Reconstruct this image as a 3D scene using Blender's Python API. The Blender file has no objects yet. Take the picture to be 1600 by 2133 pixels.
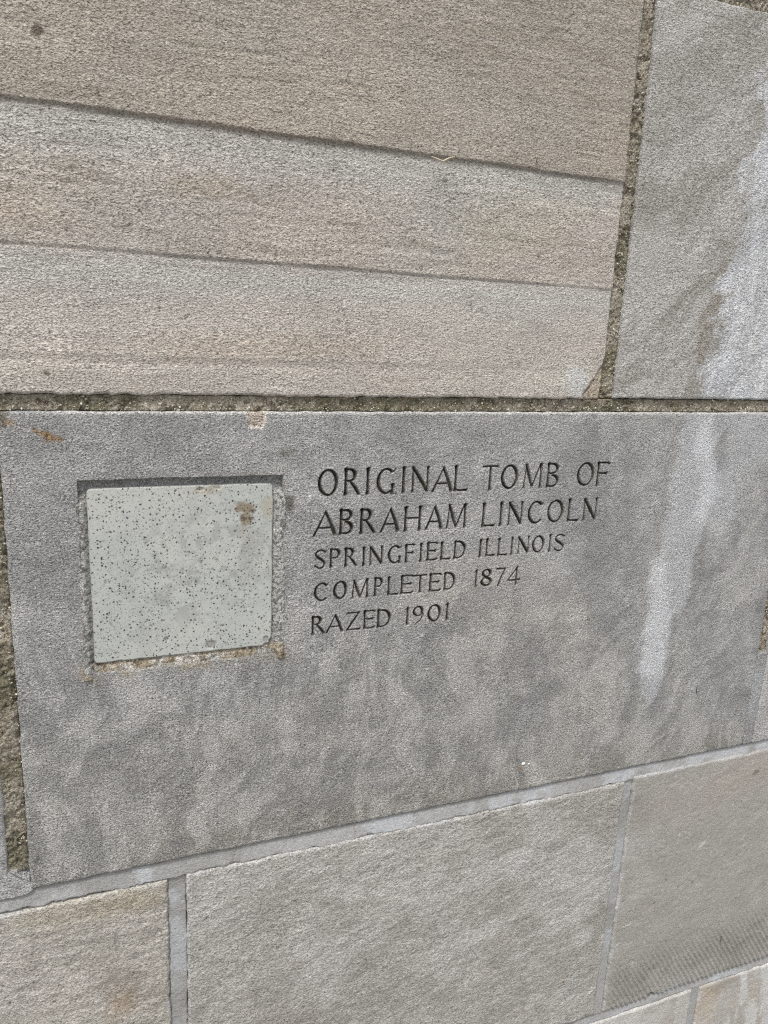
import bpy, math, random
import numpy as np
from mathutils import Matrix, Vector

# ------------------------------------------------------------------ camera
S = bpy.context.scene
C = S.collection
EYE = 1.55                       # eye height above the pavement, metres
DIST = 0.62                      # distance of the lens from the wall
cam_d = bpy.data.cameras.new('camera')
cam = bpy.data.objects.new('camera', cam_d)
C.objects.link(cam)
FPX = 1617.48                    # focal length in pixels of a 1600 px wide picture
cam_d.sensor_fit = 'HORIZONTAL'
cam_d.sensor_width = 36.0
cam_d.lens = FPX / 1600 * 36
cam_d.clip_start = 0.01
cam_d.clip_end = 600
_r = np.array([4129.0, -201.5, FPX]); _r /= np.linalg.norm(_r)      # wall horizontal as the lens sees it
_d = np.array([-308.0, 6672.5, FPX]); _d -= _r * _r.dot(_d); _d /= np.linalg.norm(_d)   # wall downward
_n = np.cross(_r, _d)                                                # into the wall
R = np.array([[_r[0], -_r[1], -_r[2]], [_n[0], -_n[1], -_n[2]], [-_d[0], _d[1], _d[2]]])
M = Matrix([list(map(float, R[0])) + [0], list(map(float, R[1])) + [0], list(map(float, R[2])) + [0], [0, 0, 0, 1]])
M.translation = Vector((0, -DIST, EYE))
cam.matrix_world = M
S.camera = cam

# ------------------------------------------------------------------ light: overcast day
SUN_EL, SUN_AZ = math.radians(62), math.radians(217)                 # azimuth clockwise from +Y
world = bpy.data.worlds.new('World'); S.world = world; world.use_nodes = True
nt = world.node_tree; nt.nodes.clear()
sky = nt.nodes.new('ShaderNodeTexSky'); sky.sky_type = 'NISHITA'; sky.sun_disc = False
sky.sun_elevation = SUN_EL; sky.sun_rotation = SUN_AZ
sky.air_density = 1.0; sky.dust_density = 4.0; sky.ozone_density = 1.0
hs = nt.nodes.new('ShaderNodeHueSaturation'); hs.inputs['Saturation'].default_value = 0.20   # cloud cover greys the sky
bg = nt.nodes.new('ShaderNodeBackground'); bg.inputs['Strength'].default_value = 0.10
wo = nt.nodes.new('ShaderNodeOutputWorld')
nt.links.new(sky.outputs[0], hs.inputs['Color']); nt.links.new(hs.outputs[0], bg.inputs['Color']); nt.links.new(bg.outputs[0], wo.inputs['Surface'])
sun_d = bpy.data.lights.new('sun', 'SUN'); sun_d.energy = 1.5; sun_d.angle = math.radians(10); sun_d.color = (1.0, 0.965, 0.92)
sun = bpy.data.objects.new('sun', sun_d); C.objects.link(sun)
to_sun = Vector((math.sin(SUN_AZ) * math.cos(SUN_EL), math.cos(SUN_AZ) * math.cos(SUN_EL), math.sin(SUN_EL)))
sun.rotation_euler = to_sun.to_track_quat('Z', 'Y').to_euler()
sun.location = (0, -3, 6)
S.view_settings.view_transform = 'Standard'; S.view_settings.look = 'None'
S.view_settings.gamma = 1; S.view_settings.use_curve_mapping = False
S.view_settings.exposure = 0.72
S.cycles.use_denoising = False      # keep the stone's grain
S.cycles.pixel_filter_type = 'BLACKMAN_HARRIS'; S.cycles.filter_width = 1.2

# ------------------------------------------------------------------ noise (all lengths below are millimetres on the wall)
_tab = np.random.RandomState(7).rand(512, 512).astype(np.float32)
def vn(x, z, s, seed=0, sx=1.0):
    """smooth value noise 0..1, cell size s mm (sx stretches it along x)"""
    u = x / (s * sx) + seed * 17.37; v = z / s + seed * 9.71
    iu = np.floor(u).astype(np.int64); iv = np.floor(v).astype(np.int64)
    fu = (u - iu).astype(np.float32); fv = (v - iv).astype(np.float32)
    fu = fu * fu * (3 - 2 * fu); fv = fv * fv * (3 - 2 * fv)
    a = _tab[iu & 511, iv & 511]; b = _tab[(iu + 1) & 511, iv & 511]
    c = _tab[iu & 511, (iv + 1) & 511]; d = _tab[(iu + 1) & 511, (iv + 1) & 511]
    return (a * (1 - fu) + b * fu) * (1 - fv) + (c * (1 - fu) + d * fu) * fv
def fbm(x, z, s, seed=0, n=4, sx=1.0, gain=0.55):
    t = 0; a = 1.0; w = 0
    for k in range(n):
        t = t + a * vn(x, z, s / 2.03 ** k, seed + 3 * k + 1, sx); w += a; a *= gain
    return t / w
def sstep(a, b, x):
    t = np.clip((x - a) / (b - a), 0, 1); return t * t * (3 - 2 * t)
def seg_field(X, Z, pts):
    """radius minus distance to a polyline whose radius changes: pts = [(x, z, r), ...]"""
    best = np.full(X.shape, -1e3, np.float32)
    for (x0, z0, r0), (x1, z1, r1) in zip(pts[:-1], pts[1:]):
        dx, dz = x1 - x0, z1 - z0; L = dx * dx + dz * dz + 1e-9
        t = np.clip(((X - x0) * dx + (Z - z0) * dz) / L, 0, 1)
        v = r0 + (r1 - r0) * t - np.hypot(X - x0 - dx * t, Z - z0 - dz * t)
        np.maximum(best, v, out=best)
    return best
def blob(X, Z, cx, cz, rx, rz, ang=0, soft=0.35, seed=0, rough=0.5, cell=None):
    c, s = math.cos(math.radians(ang)), math.sin(math.radians(ang))
    u = ((X - cx) * c + (Z - cz) * s) / rx; v = (-(X - cx) * s + (Z - cz) * c) / rz
    d = np.hypot(u, v) + rough * (fbm(X, Z, cell or min(rx, rz) * 0.9, seed + 40, 3) - 0.5) * 2
    return 1 - sstep(1 - soft, 1 + soft, d)
def grainy(X, Z, ang, s, seed, stretch=6.0, warp=10.0, n=4, gain=.55):
    """drawn-out noise whose streaks run at ang degrees and wander"""
    w = (fbm(X, Z, 70, seed + 60, 2) - .5) * 2 * warp
    c, q = math.cos(math.radians(ang)), math.sin(math.radians(ang))
    u = (X + w) * c + (Z + w) * q; v = -(X - w) * q + (Z + w) * c
    return fbm(u, v, s, seed, n, stretch, gain)
def specks(X, Z, n, seed, r0, r1):
    """scattered small irregular marks (pores, shell flecks): mask 0..1"""
    R_ = np.random.RandomState(seed); m = np.zeros(X.shape, np.float32); xr, zr = X[0], Z[:, 0]
    x0, x1 = max(xr[0], -80), min(xr[-1], 900)
    for _ in range(n):
        cx, cz = R_.uniform(x0, x1), R_.uniform(zr[0], zr[-1]); r = r0 + (r1 - r0) * R_.rand() ** 3; a = R_.rand() * 3.1; el = 1 + 1.6 * R_.rand()
        i0, i1 = np.searchsorted(xr, [cx - 3 * r, cx + 3 * r]); j0, j1 = np.searchsorted(zr, [cz - 3 * r, cz + 3 * r])
        if i1 - i0 < 1 or j1 - j0 < 1: continue
        U, W = X[j0:j1, i0:i1] - cx, Z[j0:j1, i0:i1] - cz
        d = np.hypot((U * math.cos(a) + W * math.sin(a)) / el, (-U * math.sin(a) + W * math.cos(a)))
        np.maximum(m[j0:j1, i0:i1], (1 - sstep(r * .5, r * 1.3, d)) * (.4 + .6 * R_.rand()), out=m[j0:j1, i0:i1])
    return m
def mix(col, c2, m):
    c2 = np.asarray(c2, np.float32)
    return col * (1 - m[..., None]) + c2 * m[..., None]
def flat(X, c):
    return np.broadcast_to(np.asarray(c, np.float32), X.shape + (3,)).copy()

# ------------------------------------------------------------------ mesh helpers
def spaced(*spec):
    """spaced(x0, (x1, step), (x2, step) ...) -> coordinates"""
    out = [float(spec[0])]
    for x1, st in spec[1:]:
        n = max(1, int(round((x1 - out[-1]) / st)))
        out += list(np.linspace(out[-1], x1, n + 1)[1:])
    return np.array(out)
def world_pts(x, out, z):
    return np.stack([x / 1000, -out / 1000, EYE + z / 1000], -1).astype(np.float32)
def make_mesh(name, V, F, col=None, smooth=True):
    me = bpy.data.meshes.new(name)
    V = np.asarray(V, np.float32); F = np.asarray(F, np.int32)
    me.vertices.add(len(V)); me.vertices.foreach_set('co', V.ravel())
    k = F.shape[1]
    me.loops.add(F.size); me.loops.foreach_set('vertex_index', F.ravel())
    me.polygons.add(len(F)); me.polygons.foreach_set('loop_start', np.arange(0, F.size, k, dtype=np.int32))
    me.polygons.foreach_set('use_smooth', np.full(len(F), smooth))
    if col is not None:
        a = me.color_attributes.new('tint', 'FLOAT_COLOR', 'POINT')
        a.data.foreach_set('color', np.concatenate([col.reshape(-1, 3), np.ones((col.size // 3, 1))], 1).astype(np.float32).ravel())
    me.update(calc_edges=True); me.validate()
    return me
def link(name, me, m, parent=None, **kw):
    o = bpy.data.objects.new(name, me); C.objects.link(o)
    if m: me.materials.clear(); me.materials.append(m)
    if parent: o.parent = parent
    for k, v in kw.items(): o[k] = v
    return o
def grid_faces(nz, nx):
    i = np.arange(nz * nx).reshape(nz, nx)
    return np.stack([i[:-1, :-1], i[:-1, 1:], i[1:, 1:], i[1:, :-1]], -1).reshape(-1, 4)
def sheet(name, xs, zs, height, colour, m, parent, wobble=0.0, seed=0, side=15.0, rim=1.2, split=None, wcell=9, **kw):
    """a stone face over a rectangle: real relief, worn arrises, uneven outline and the four sides going back into the joint"""
    xs = np.concatenate([[xs[0]], xs, [xs[-1]]]); zs = np.concatenate([[zs[0]], zs, [zs[-1]]])
    X, Z = np.meshgrid(xs, zs)
    h = height(X, Z).astype(np.float32)
    col = colour(X, Z)
    ed = np.minimum(np.minimum(X - xs[0], xs[-1] - X), np.minimum(Z - zs[0], zs[-1] - Z))
    if rim:
        rr = rim * (0.6 + 1.6 * fbm(X, Z, 14, seed + 5, 2))
        h -= np.clip(1 - ed / rr, 0, 1) ** 2 * rr * 0.8
    h[0] = h[-1] = -side; h[:, 0] = h[:, -1] = -side
    if wobble:
        def wob(t, s): return (fbm(t, t * 0 + s * 31.7, wcell, seed + s, 4) - 0.5) * 2 * wobble
        fall = 8.0
        X2 = X + wob(Z, 1) * np.exp(-(X - xs[0]) / fall) + wob(Z, 2) * np.exp(-(xs[-1] - X) / fall)
        Z2 = Z + wob(X, 3) * np.exp(-(Z - zs[0]) / fall) + wob(X, 4) * np.exp(-(zs[-1] - Z) / fall)
    else: X2, Z2 = X, Z
    V = world_pts(X2, h, Z2).reshape(-1, 3)
    F = grid_faces(*X.shape)
    if split is not None:
        fid = split[np.pad(np.zeros(0), 0).size:] if False else split
        g = np.pad(fid, 1, constant_values=-1)
        fm = np.maximum.reduce([g[:-1, :-1], g[:-1, 1:], g[1:, 1:], g[1:, :-1]]).ravel()
        cc = col.reshape(-1, 3)
        o = link(name, sub_mesh(name, V, F[fm < 0], cc), m, parent, **kw)
        return o, V, F, fm, cc
    return link(name, make_mesh(name, V, F, col), m, parent, **kw)
def sub_mesh(name, V, F, cc):
    used, inv = np.unique(F.ravel(), return_inverse=True)
    return make_mesh(name, V[used], inv.reshape(-1, 4), cc[used])

# ------------------------------------------------------------------ materials
def mat(name, rough=0.9, spec=0.25):
    m = bpy.data.materials.new(name); m.use_nodes = True
    n = m.node_tree.nodes; b = n['Principled BSDF']
    b.inputs['Roughness'].default_value = rough; b.inputs['Specular IOR Level'].default_value = spec
    return m, n, m.node_tree.links, b
def math_n(n, l, op, a, b=None, clamp=False):
    k = n.new('ShaderNodeMath'); k.operation = op; k.use_clamp = clamp
    for i, v in enumerate((a, b)):
        if v is None: continue
        if isinstance(v, (int, float)): k.inputs[i].default_value = v
        else: l.new(v, k.inputs[i])
    return k.outputs[0]
def ramp(n, l, src, a, b, lo=0.0, hi=1.0):
    k = n.new('ShaderNodeMapRange'); k.inputs['From Min'].default_value = a; k.inputs['From Max'].default_value = b
    k.inputs['To Min'].default_value = lo; k.inputs['To Max'].default_value = hi
    l.new(src, k.inputs['Value']); return k.outputs['Result']
def limestone(name, grain=560, bump=0.45, contrast=0.35, stretch=1.5, rough=0.92, pits=0.6, tilt=0.0, gain=1.0):
    """granular stone: colour from the stone's own stains, grains and pits from noise"""
    m, n, l, b = mat(name, rough)
    tc = n.new('ShaderNodeTexCoord'); mp = n.new('ShaderNodeMapping')
    mp.inputs['Scale'].default_value = (1 / stretch, 1, 1); mp.inputs['Rotation'].default_value = (0, tilt, 0)
    l.new(tc.outputs['Object'], mp.inputs['Vector'])
    def noise(sc, det=3, rg=0.6, dist=0.0):
        k = n.new('ShaderNodeTexNoise'); k.inputs['Scale'].default_value = sc; k.inputs['Detail'].default_value = det
        k.inputs['Roughness'].default_value = rg; k.inputs['Distortion'].default_value = dist
        l.new(mp.outputs[0], k.inputs['Vector']); return k.outputs['Fac']
    g1 = noise(grain, 2.5, 0.65, 0.4); g2 = noise(grain * 0.42, 2, 0.5, 0.2); g3 = noise(grain * 1.7, 1.5, 0.6)
    big = noise(24, 4, 0.6)
    hgt = math_n(n, l, 'ADD', math_n(n, l, 'MULTIPLY', g1, 1.0), math_n(n, l, 'MULTIPLY', g2, 0.55))
    hgt = math_n(n, l, 'ADD', hgt, math_n(n, l, 'MULTIPLY', g3, 0.35))
    pit = ramp(n, l, g3, 0.42, 0.32, 0, 1)                         # dirt held in the pits between grains
    lit = ramp(n, l, g3, 0.60, 0.74, 0, 1)                         # pale calcite grains
    f = ramp(n, l, g1, 0.3, 0.7, 1 - contrast, 1 + contrast)
    f = math_n(n, l, 'MULTIPLY', f, ramp(n, l, g3, 0.3, 0.7, 1 - contrast * 0.7, 1 + contrast * 0.7))
    f = math_n(n, l, 'MULTIPLY', f, ramp(n, l, big, 0.3, 0.7, 0.93, 1.07))
    f = math_n(n, l, 'MULTIPLY', f, math_n(n, l, 'SUBTRACT', 1.0, math_n(n, l, 'MULTIPLY', pit, pits)))
    f = math_n(n, l, 'ADD', f, math_n(n, l, 'MULTIPLY', lit, contrast * 0.6))
    if gain != 1.0: f = math_n(n, l, 'MULTIPLY', f, gain)
    at = n.new('ShaderNodeAttribute'); at.attribute_name = 'tint'
    vm = n.new('ShaderNodeVectorMath'); vm.operation = 'SCALE'
    l.new(at.outputs['Color'], vm.inputs[0]); l.new(f, vm.inputs['Scale'])
    l.new(vm.outputs[0], b.inputs['Base Color'])
    bp = n.new('ShaderNodeBump'); bp.inputs['Strength'].default_value = 1.0; bp.inputs['Distance'].default_value = bump / 1000
    l.new(hgt, bp.inputs['Height']); l.new(bp.outputs[0], b.inputs['Normal'])
    return m
M_upper = limestone('weathered_limestone', 700, 2.3, 0.34, 1.7, pits=.6, gain=1.20)
M_panel = limestone('grey_limestone', 700, 2.6, 0.42, 1.3, pits=.7, gain=1.24)
M_lower = limestone('lower_limestone', 480, 2.0, 0.28, 1.3, pits=0.45, gain=1.06)
M_smooth = limestone('fine_limestone', 640, 1.1, 0.19, 1.2, pits=0.3, gain=1.0)
M_old = limestone('gritty_mortar', 520, 2.0, 0.4, 1.0, pits=0.7)
M_new = limestone('smooth_mortar', 800, 0.75, 0.15, 1.6, 0.9, pits=0.25, gain=0.90)
M_rim = limestone('salt_and_pepper_mortar', 900, 1.2, 0.55, 1.0, pits=0.85)

# ------------------------------------------------------------------ the setting
def structure_plane():
    X, Z = np.meshgrid(np.linspace(-300, 300, 13), np.array([-300, -100, -30, -8, -2, 0.5]))
    V = np.stack([X, Z, X * 0], -1).reshape(-1, 3)
    m, n, l, b = mat('concrete_pavement', 0.9)
    tc = n.new('ShaderNodeTexCoord')
    k = n.new('ShaderNodeTexNoise'); k.inputs['Scale'].default_value = 3; k.inputs['Detail'].default_value = 8
    l.new(tc.outputs['Object'], k.inputs['Vector'])
    cr = n.new('ShaderNodeValToRGB'); cr.color_ramp.elements[0].color = (0.20, 0.195, 0.185, 1); cr.color_ramp.elements[1].color = (0.32, 0.31, 0.29, 1)
    l.new(k.outputs['Fac'], cr.inputs[0]); l.new(cr.outputs[0], b.inputs['Base Color'])
    link('pavement', make_mesh('pavement', V, grid_faces(*X.shape), None, False), m, kind='structure')
structure_plane()

wall = bpy.data.objects.new('limestone_wall', None); C.objects.link(wall)
wall['kind'] = 'thing'
wall['label'] = 'weathered grey and buff limestone block wall with sandy mortar joints and a carved inscription'
wall['category'] = 'wall'

def relief(X, Z, seed, a=0.5):
    return (fbm(X, Z, 60, seed, 3) - 0.5) * a * 2 + (fbm(X, Z, 5, seed + 9, 3, 1.6) - 0.5) * 0.55

# ---- upper left stone: three lapped bands, each weathered back under the one above
def h_upper(X, Z):
    w = (fbm(X, X * 0, 60, 11, 3) - 0.5) * 2.2 + (fbm(X, X * 0, 7, 12, 3) - 0.5) * 1.1
    zA = 133.5 + w - 0.006 * (X - 200); zB = 41.5 + w * 0.5 - 0.006 * (X - 200); zC = -32 + w * 0.4 - 0.004 * X
    left = (1 - 0.35 * sstep(150, 470, X)) * (.62 + .38 * sstep(-40, 120, X)) * (.65 + .7 * fbm(X, X * 0 + 9, 45, 17, 3))
    h = relief(X, Z, 3, 0.5)
    tA = Z - zA; tB = Z - zB; tC = Z - zC
    h += np.where(tA > 0, (2.3 * left * np.exp(-tA / 90) + 0.1), 0) * sstep(-0.2, 1.3, tA)
    h += np.where(tB > 0, 1.35 * left * np.exp(-tB / 55), 0) * sstep(-0.1, 0.6, tB)
    h += 0.55 * sstep(-1, 1.2, tC) * np.exp(-np.clip(tC, 0, 200) / 30) * (1 - 0.7 * sstep(200, 400, X))
    h -= 0.5 * np.exp(-((tC + 5) / 2.2) ** 2) * (1 - 0.8 * sstep(120, 330, X))
    h -= (0.35 * np.exp(-((tA + 0.6) / 1.2) ** 2) + 0.4 * np.exp(-((tB + 0.3) / 0.6) ** 2)) * (.4 + fbm(X, Z, 12, 19, 2))
    h -= 0.9 * specks(X, Z, 260, 901, .25, 1.3)
    h -= .35 * sstep(.58, .68, grainy(X, Z, -1, 2.6, 905, 14, 3, 3)) * sstep(.45, .6, fbm(X, Z, 60, 906, 3)) * sstep(0, 80, Z)
    chipm = chip_corner(X, Z)
    return h - 1.6 * chipm - chipm * (fbm(X, Z, 3, 70, 3) - 0.5) * 1.2
def chip_corner(X, Z):
    d = seg_field(X, Z, [(470, -26, 3), (464, -45, 7), (457, -57, 9), (474, -58, 10)]) + (fbm(X, Z, 6, 66, 3) - 0.5) * 5
    return sstep(0, 1.5, d)
def c_upper(X, Z):
    col = flat(X, (0.375, 0.342, 0.302))
    col = mix(col, (0.325, 0.312, 0.285), sstep(0.42, 0.66, fbm(X, Z, 120, 21, 4, 2.0)) * 0.8)
    col = mix(col, (0.425, 0.36, 0.31), sstep(0.52, 0.72, fbm(X, Z, 110, 24, 4, 1.8)) * 0.6)
    col = mix(col, (0.40, 0.36, 0.26), sstep(0.56, 0.74, fbm(X, Z, 90, 27, 3, 2.4)) * 0.4)
    lowb = 1 - sstep(39, 43, Z)
    col = mix(col, (0.43, 0.405, 0.37), lowb * 0.65)
    mid = sstep(40, 43, Z) * (1 - sstep(131, 135, Z))
    col = mix(col, (0.385, 0.365, 0.335), mid * 0.5)
    # paler, cooler just under each ledge: skylight on upturned stone, painted in
    col = mix(col, (0.42, 0.42, 0.405), np.clip(np.exp(-np.abs(Z - 122) / 13) * (Z < 133) + np.exp(-np.abs(Z - 28) / 16) * (Z < 41), 0, 1) * 0.7)
    top = sstep(150, 260, Z) * sstep(40, 260, X)
    col = mix(col, (0.29, 0.275, 0.25), top * (0.35 + 0.5 * sstep(.4, .65, fbm(X, Z, 70, 33, 3, 2.2))))
    # thin rusty and dark beds
    bed = fbm(X * 0.12, Z, 9, 29, 3)
    col *= (0.90 + 0.2 * bed)[..., None]
    fine = grainy(X, Z, -1, 3.4, 905, 16, 4, 4)
    col = mix(col, (0.20, 0.175, 0.14), sstep(.54, .72, fine) * (.25 + .75 * sstep(-10, 90, Z)) * (.16 + .28 * sstep(.45, .6, fbm(X, Z, 60, 906, 3))))
    col = mix(col, (0.50, 0.48, 0.44), sstep(.46, .34, fine) * .2)
    col = mix(col, (0.10, 0.085, 0.065), specks(X, Z, 260, 901, .25, 1.3) * .6)
    col = mix(col, (0.60, 0.57, 0.51), specks(X, Z, 500, 902, .3, 1.0) * .6)
    col = mix(col, (0.285, 0.255, 0.21), sstep(133, 136, Z) * .42)
    col = mix(col, (0.30, 0.24, 0.17), blob(X, Z, 100, 93, 26, 7, 4, .6, 3) * 0.35)
    col = mix(col, (0.44, 0.35, 0.28), blob(X, Z, 140, -22, 75, 9, 2, .9, 5) * 0.4)
    col = mix(col, (0.42, 0.34, 0.26), blob(X, Z, -35, 66, 26, 12, 0, .9, 6) * 0.35)
    # patchy darker line along the soft ledge
    tA = Z - 133.5
    col = mix(col, (0.17, 0.145, 0.12), np.exp(-(tA / 2.4) ** 2) * 0.35 * sstep(.35, .6, fbm(X, Z, 22, 31, 3, 3)))
    for x, z, r in [(-12, 178, 3.6), (62, 4, 1.3), (-18, -46, 2.2), (236, -8, 0.9), (105, -28, 0.9), (80, 155, 0.8), (225, 160, 1), (-20, 150, 1.2)]:
        col = mix(col, (0.11, 0.09, 0.07), blob(X, Z, x, z, r, r, 0, .4, int(x) & 7) * 0.85)
    cm = chip_corner(X, Z)
    col = mix(col, (0.50, 0.50, 0.49), blob(X, Z, 440, -46, 13, 13, 30, .35, 8, .7) * 0.85 * (1 - cm))
    col = mix(col, (0.385, 0.33, 0.26), cm * 0.85)
    col = mix(col, (0.10, 0.08, 0.05), cm * (fbm(X, Z, 2.2, 91, 2) > 0.68) * 0.8)
    # worn pale arris at the right end
    return col
sheet('stone', spaced(-420, (-60, 8), (-50, 1.5), (469, 1.15)), spaced(-60.7, (292, 1.15)), h_upper, c_upper, M_upper, wall,
      wobble=1.3, seed=1, label='large buff limestone block weathered into three lapped horizontal bands')

# ---- upper right stone
def h_ur(X, Z): return relief(X, Z, 14, 0.6) + 0.4
def stain_ur(X, Z):
    n = (fbm(X, Z, 40, 51, 4) - .5) * 40 + (fbm(X, Z, 6, 52, 3) - 0.5) * 9 + (grainy(X, Z, 34, 16, 59, 5, 8) - .5) * 60 + (fbm(X, Z, 50, 57, 4, .12) - .5) * 16
    d = seg_field(X, Z, [(700, 260, 78), (690, 150, 84), (668, 90, 66), (655, 40, 62), (660, -40, 66), (668, -75, 70)]) + n
    return sstep(-1, 3.5, d) * .6 + sstep(2, 24, d) * .4
def c_ur(X, Z):
    col = flat(X, (0.325, 0.315, 0.297))
    arcs = grainy(X, Z, 34, 18, 53, 5, 22, 6, .72)
    col = mix(col, (0.425, 0.415, 0.40), sstep(.50, .62, arcs) * 0.6)
    col = mix(col, (0.235, 0.225, 0.20), sstep(.50, .39, arcs) * 0.5)
    col = mix(col, (0.40, 0.39, 0.375), (1 - sstep(485, 560, X)) * 0.45 * fbm(X, Z, 30, 54, 3))
    col = mix(col, (0.25, 0.24, 0.215), sstep(.50, .66, fbm(X, Z, 60, 55, 4)) * 0.5)
    col = mix(col, (0.22, 0.195, 0.165), seg_mask(X, Z, [(596, 60, 9), (586, 10, 10), (582, -20, 5)], 6, 56, 2.5) * 0.55)
    st = stain_ur(X, Z)
    streak = fbm(X + Z * 0.08, Z, 60, 57, 4, 0.12)
    col = mix(col, (0.49, 0.505, 0.525), st * (0.65 + 0.35 * sstep(.4, .6, streak)))
    col = mix(col, (0.30, 0.305, 0.32), st * sstep(.50, .64, grainy(X, Z, 38, 13, 58, 5, 14, 5, .7)) * 0.42)
    col = mix(col, (0.56, 0.57, 0.58), st * sstep(.56, .62, grainy(X, Z, 80, 7, 58, 6, 6)) * 0.55)
    return col
def seg_mask(X, Z, pts, n, seed, soft=5):
    return sstep(-soft, soft, seg_field(X, Z, pts) + (fbm(X, Z, n * 1.6, seed, 3) - .5) * n * 1.6)
sheet('stone', spaced(484.3, (760, 1.3), (1180, 9)), spaced(-59.8, (292, 1.3)), h_ur, c_ur, M_upper, wall,
      wobble=1.1, seed=2, label='grey limestone block with a pale streaked stain at the right')

# ------------------------------------------------------------------ incised lettering: V-cut strokes
def catmull(p, n=8):
    p = [np.array(q, float) for q in p]; q = [2 * p[0] - p[1]] + p + [2 * p[-1] - p[-2]]; out = []
    for i in range(1, len(q) - 2):
        for k in range(n):
            t = k / n; a, b, c, d = q[i - 1:i + 3]
            out.append(0.5 * (2 * b + (c - a) * t + (2 * a - 5 * b + 4 * c - d) * t * t + (3 * b - a - 3 * c + d) * t ** 3))
    out.append(q[-2]); return [tuple(o) for o in out]
def glyph(ch, w, h):
    """strokes of one capital in a w x h mm box: lists of (x, z, half width)"""
    T, t, sf = 0.050 * h + .62, 0.030 * h + .42, 0.088 * h
    G = []
    def stem(x, y0=0.0, y1=1.0, s0=True, s1=True, x1=None, r=T, sl=None, sr=None):
        x1 = x if x1 is None else x1
        f = lambda u: x + (x1 - x) * u
        pts = [(f(.05), y0 * h + .05 * h, r * (1.12 if s0 else .9)), (f(.16), (y0 + (y1 - y0) * .16) * h, r * .86),
               (f(.5), (y0 + y1) / 2 * h, r * .80), (f(.84), (y0 + (y1 - y0) * .84) * h, r * .86), (f(.95), y1 * h - .05 * h, r * (1.12 if s1 else .9))]
        G.append(pts)
        if s0: G.append([(x - sf, y0 * h + .012 * h, .012 * h), (x, y0 * h + .03 * h, .03 * h), (x + sf, y0 * h + .012 * h, .012 * h)])
        if s1: G.append([(x1 - sf, y1 * h - .012 * h, .012 * h), (x1, y1 * h - .03 * h, .03 * h), (x1 + sf, y1 * h - .012 * h, .012 * h)])
    def arc(cx, cy, rx, ry, a0, a1, r0=t, r1=T, n=22):
        P = []
        for k in range(n + 1):
            a = math.radians(a0 + (a1 - a0) * k / n); s = abs(math.cos(a - 0.25)) ** 1.3
            P.append((cx + rx * math.cos(a), cy + ry * math.sin(a), r0 + (r1 - r0) * s))
        G.append(P)
    def bar(x0, y0, x1, y1, r0=t, r1=t): G.append([(x0, y0 * h, r0), ((x0 + x1) / 2, (y0 + y1) / 2 * h, min(r0, r1) * .95), (x1, y1 * h, r1)])
    def arm(x0, x1, y, up=0, k=.07):                              # horizontal arm with a flared end
        G.append([(x0, y * h, t * .9), (x1 - .06 * h, y * h, t), (x1 - .015 * h, y * h + up * k * .45 * h, t * 1.25), (x1 - .005 * h, y * h + up * k * h, t * .35)])
    L = sf; Rr = w - sf
    if ch == 'O' or ch == '0': arc(w / 2, h / 2, w / 2 - T * .9, h / 2 - t, 0, 360, n=36)
    elif ch == 'C':
        arc(w * .56, h / 2, w * .56 - T * .9, h / 2 - t, 48, 312)
        x, y = w * .56 + (w * .56 - T) * math.cos(math.radians(48)), h / 2 + (h / 2 - t) * math.sin(math.radians(48))
        G.append([(x, y, t), (w * .97, y + .02 * h, t * .7), (w * .98, y + .11 * h, t * .4)])
    elif ch == 'G':
        arc(w * .52, h / 2, w * .52 - T * .9, h / 2 - t, 52, 305)
        x, y = w * .52 + (w * .52 - T) * math.cos(math.radians(52)), h / 2 + (h / 2 - t) * math.sin(math.radians(52))
        G.append([(x, y, t), (w * .93, y + .01 * h, t * .7), (w * .95, y + .11 * h, t * .4)])
        stem(w * .86, 0.03, .40, False, True)
        G.append([(w * .80, .03 * h, t), (w * .92, .02 * h, t * .8)])
    elif ch == 'I': stem(w / 2)
    elif ch == 'R':
        stem(L); bw = w * .78 - L - T
        G.append([(L, h - t, t), (L + bw * .45, h - t, t)]); arc(L + bw * .45, h * .745, bw * .55, h * .255 - t, 90, -90)
        G.append([(L, h * .49 + t, t), (L + bw * .45, h * .49 + t, t)])
        G.append([(L + bw * .55, .50 * h, T * .6), (w * .72, .26 * h, T * .9), (w - .05 * h, .04 * h, T * .85), (w + .01 * h, .01 * h, t * .4)])
    elif ch == 'P':
        stem(L); bw = w - L - T
        G.append([(L, h - t, t), (L + bw * .45, h - t, t)]); arc(L + bw * .45, h * .73, bw * .55, h * .27 - t, 90, -90)
        G.append([(L, h * .46 + t, t), (L + bw * .45, h * .46 + t, t)])
    elif ch == 'B':
        stem(L); bw = w - L - T
        G.append([(L, h - t, t), (L + bw * .4, h - t, t)]); arc(L + bw * .4, h * .765, bw * .5, h * .235 - t, 90, -90)
        G.append([(L, h * .53 + t, t), (L + bw * .4, h * .53 + t, t)]); arc(L + bw * .42, h * .27, bw * .58, h * .27 - t, 90, -90)
        G.append([(L, t, t), (L + bw * .42, t, t)])
    elif ch == 'D':
        stem(L); bw = w - L - T
        G.append([(L, h - t, t), (L + bw * .3, h - t, t)]); arc(L + bw * .3, h * .5, bw * .7, h * .5 - t, 90, -90)
        G.append([(L, t, t), (L + bw * .3, t, t)])
    elif ch == 'A':
        ax = w * .52
        G.append([(ax, h * .99, t * .5), (ax + .01 * h, h * .9, T * .8), (w * .75, h * .45, T * .9), (w - sf * 1.05, .05 * h, T * 1.1)])
        G.append([(ax, h * .95, t * .6), (w * .3, h * .45, t * 1.05), (sf, .05 * h, t * 1.25)])
        for x in (sf, w - sf): G.append([(x - sf, .012 * h, .012 * h), (x, .03 * h, .03 * h), (x + sf, .012 * h, .012 * h)])
        bar(w * .26, .33, w * .76, .33)
    elif ch == 'H':
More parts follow.
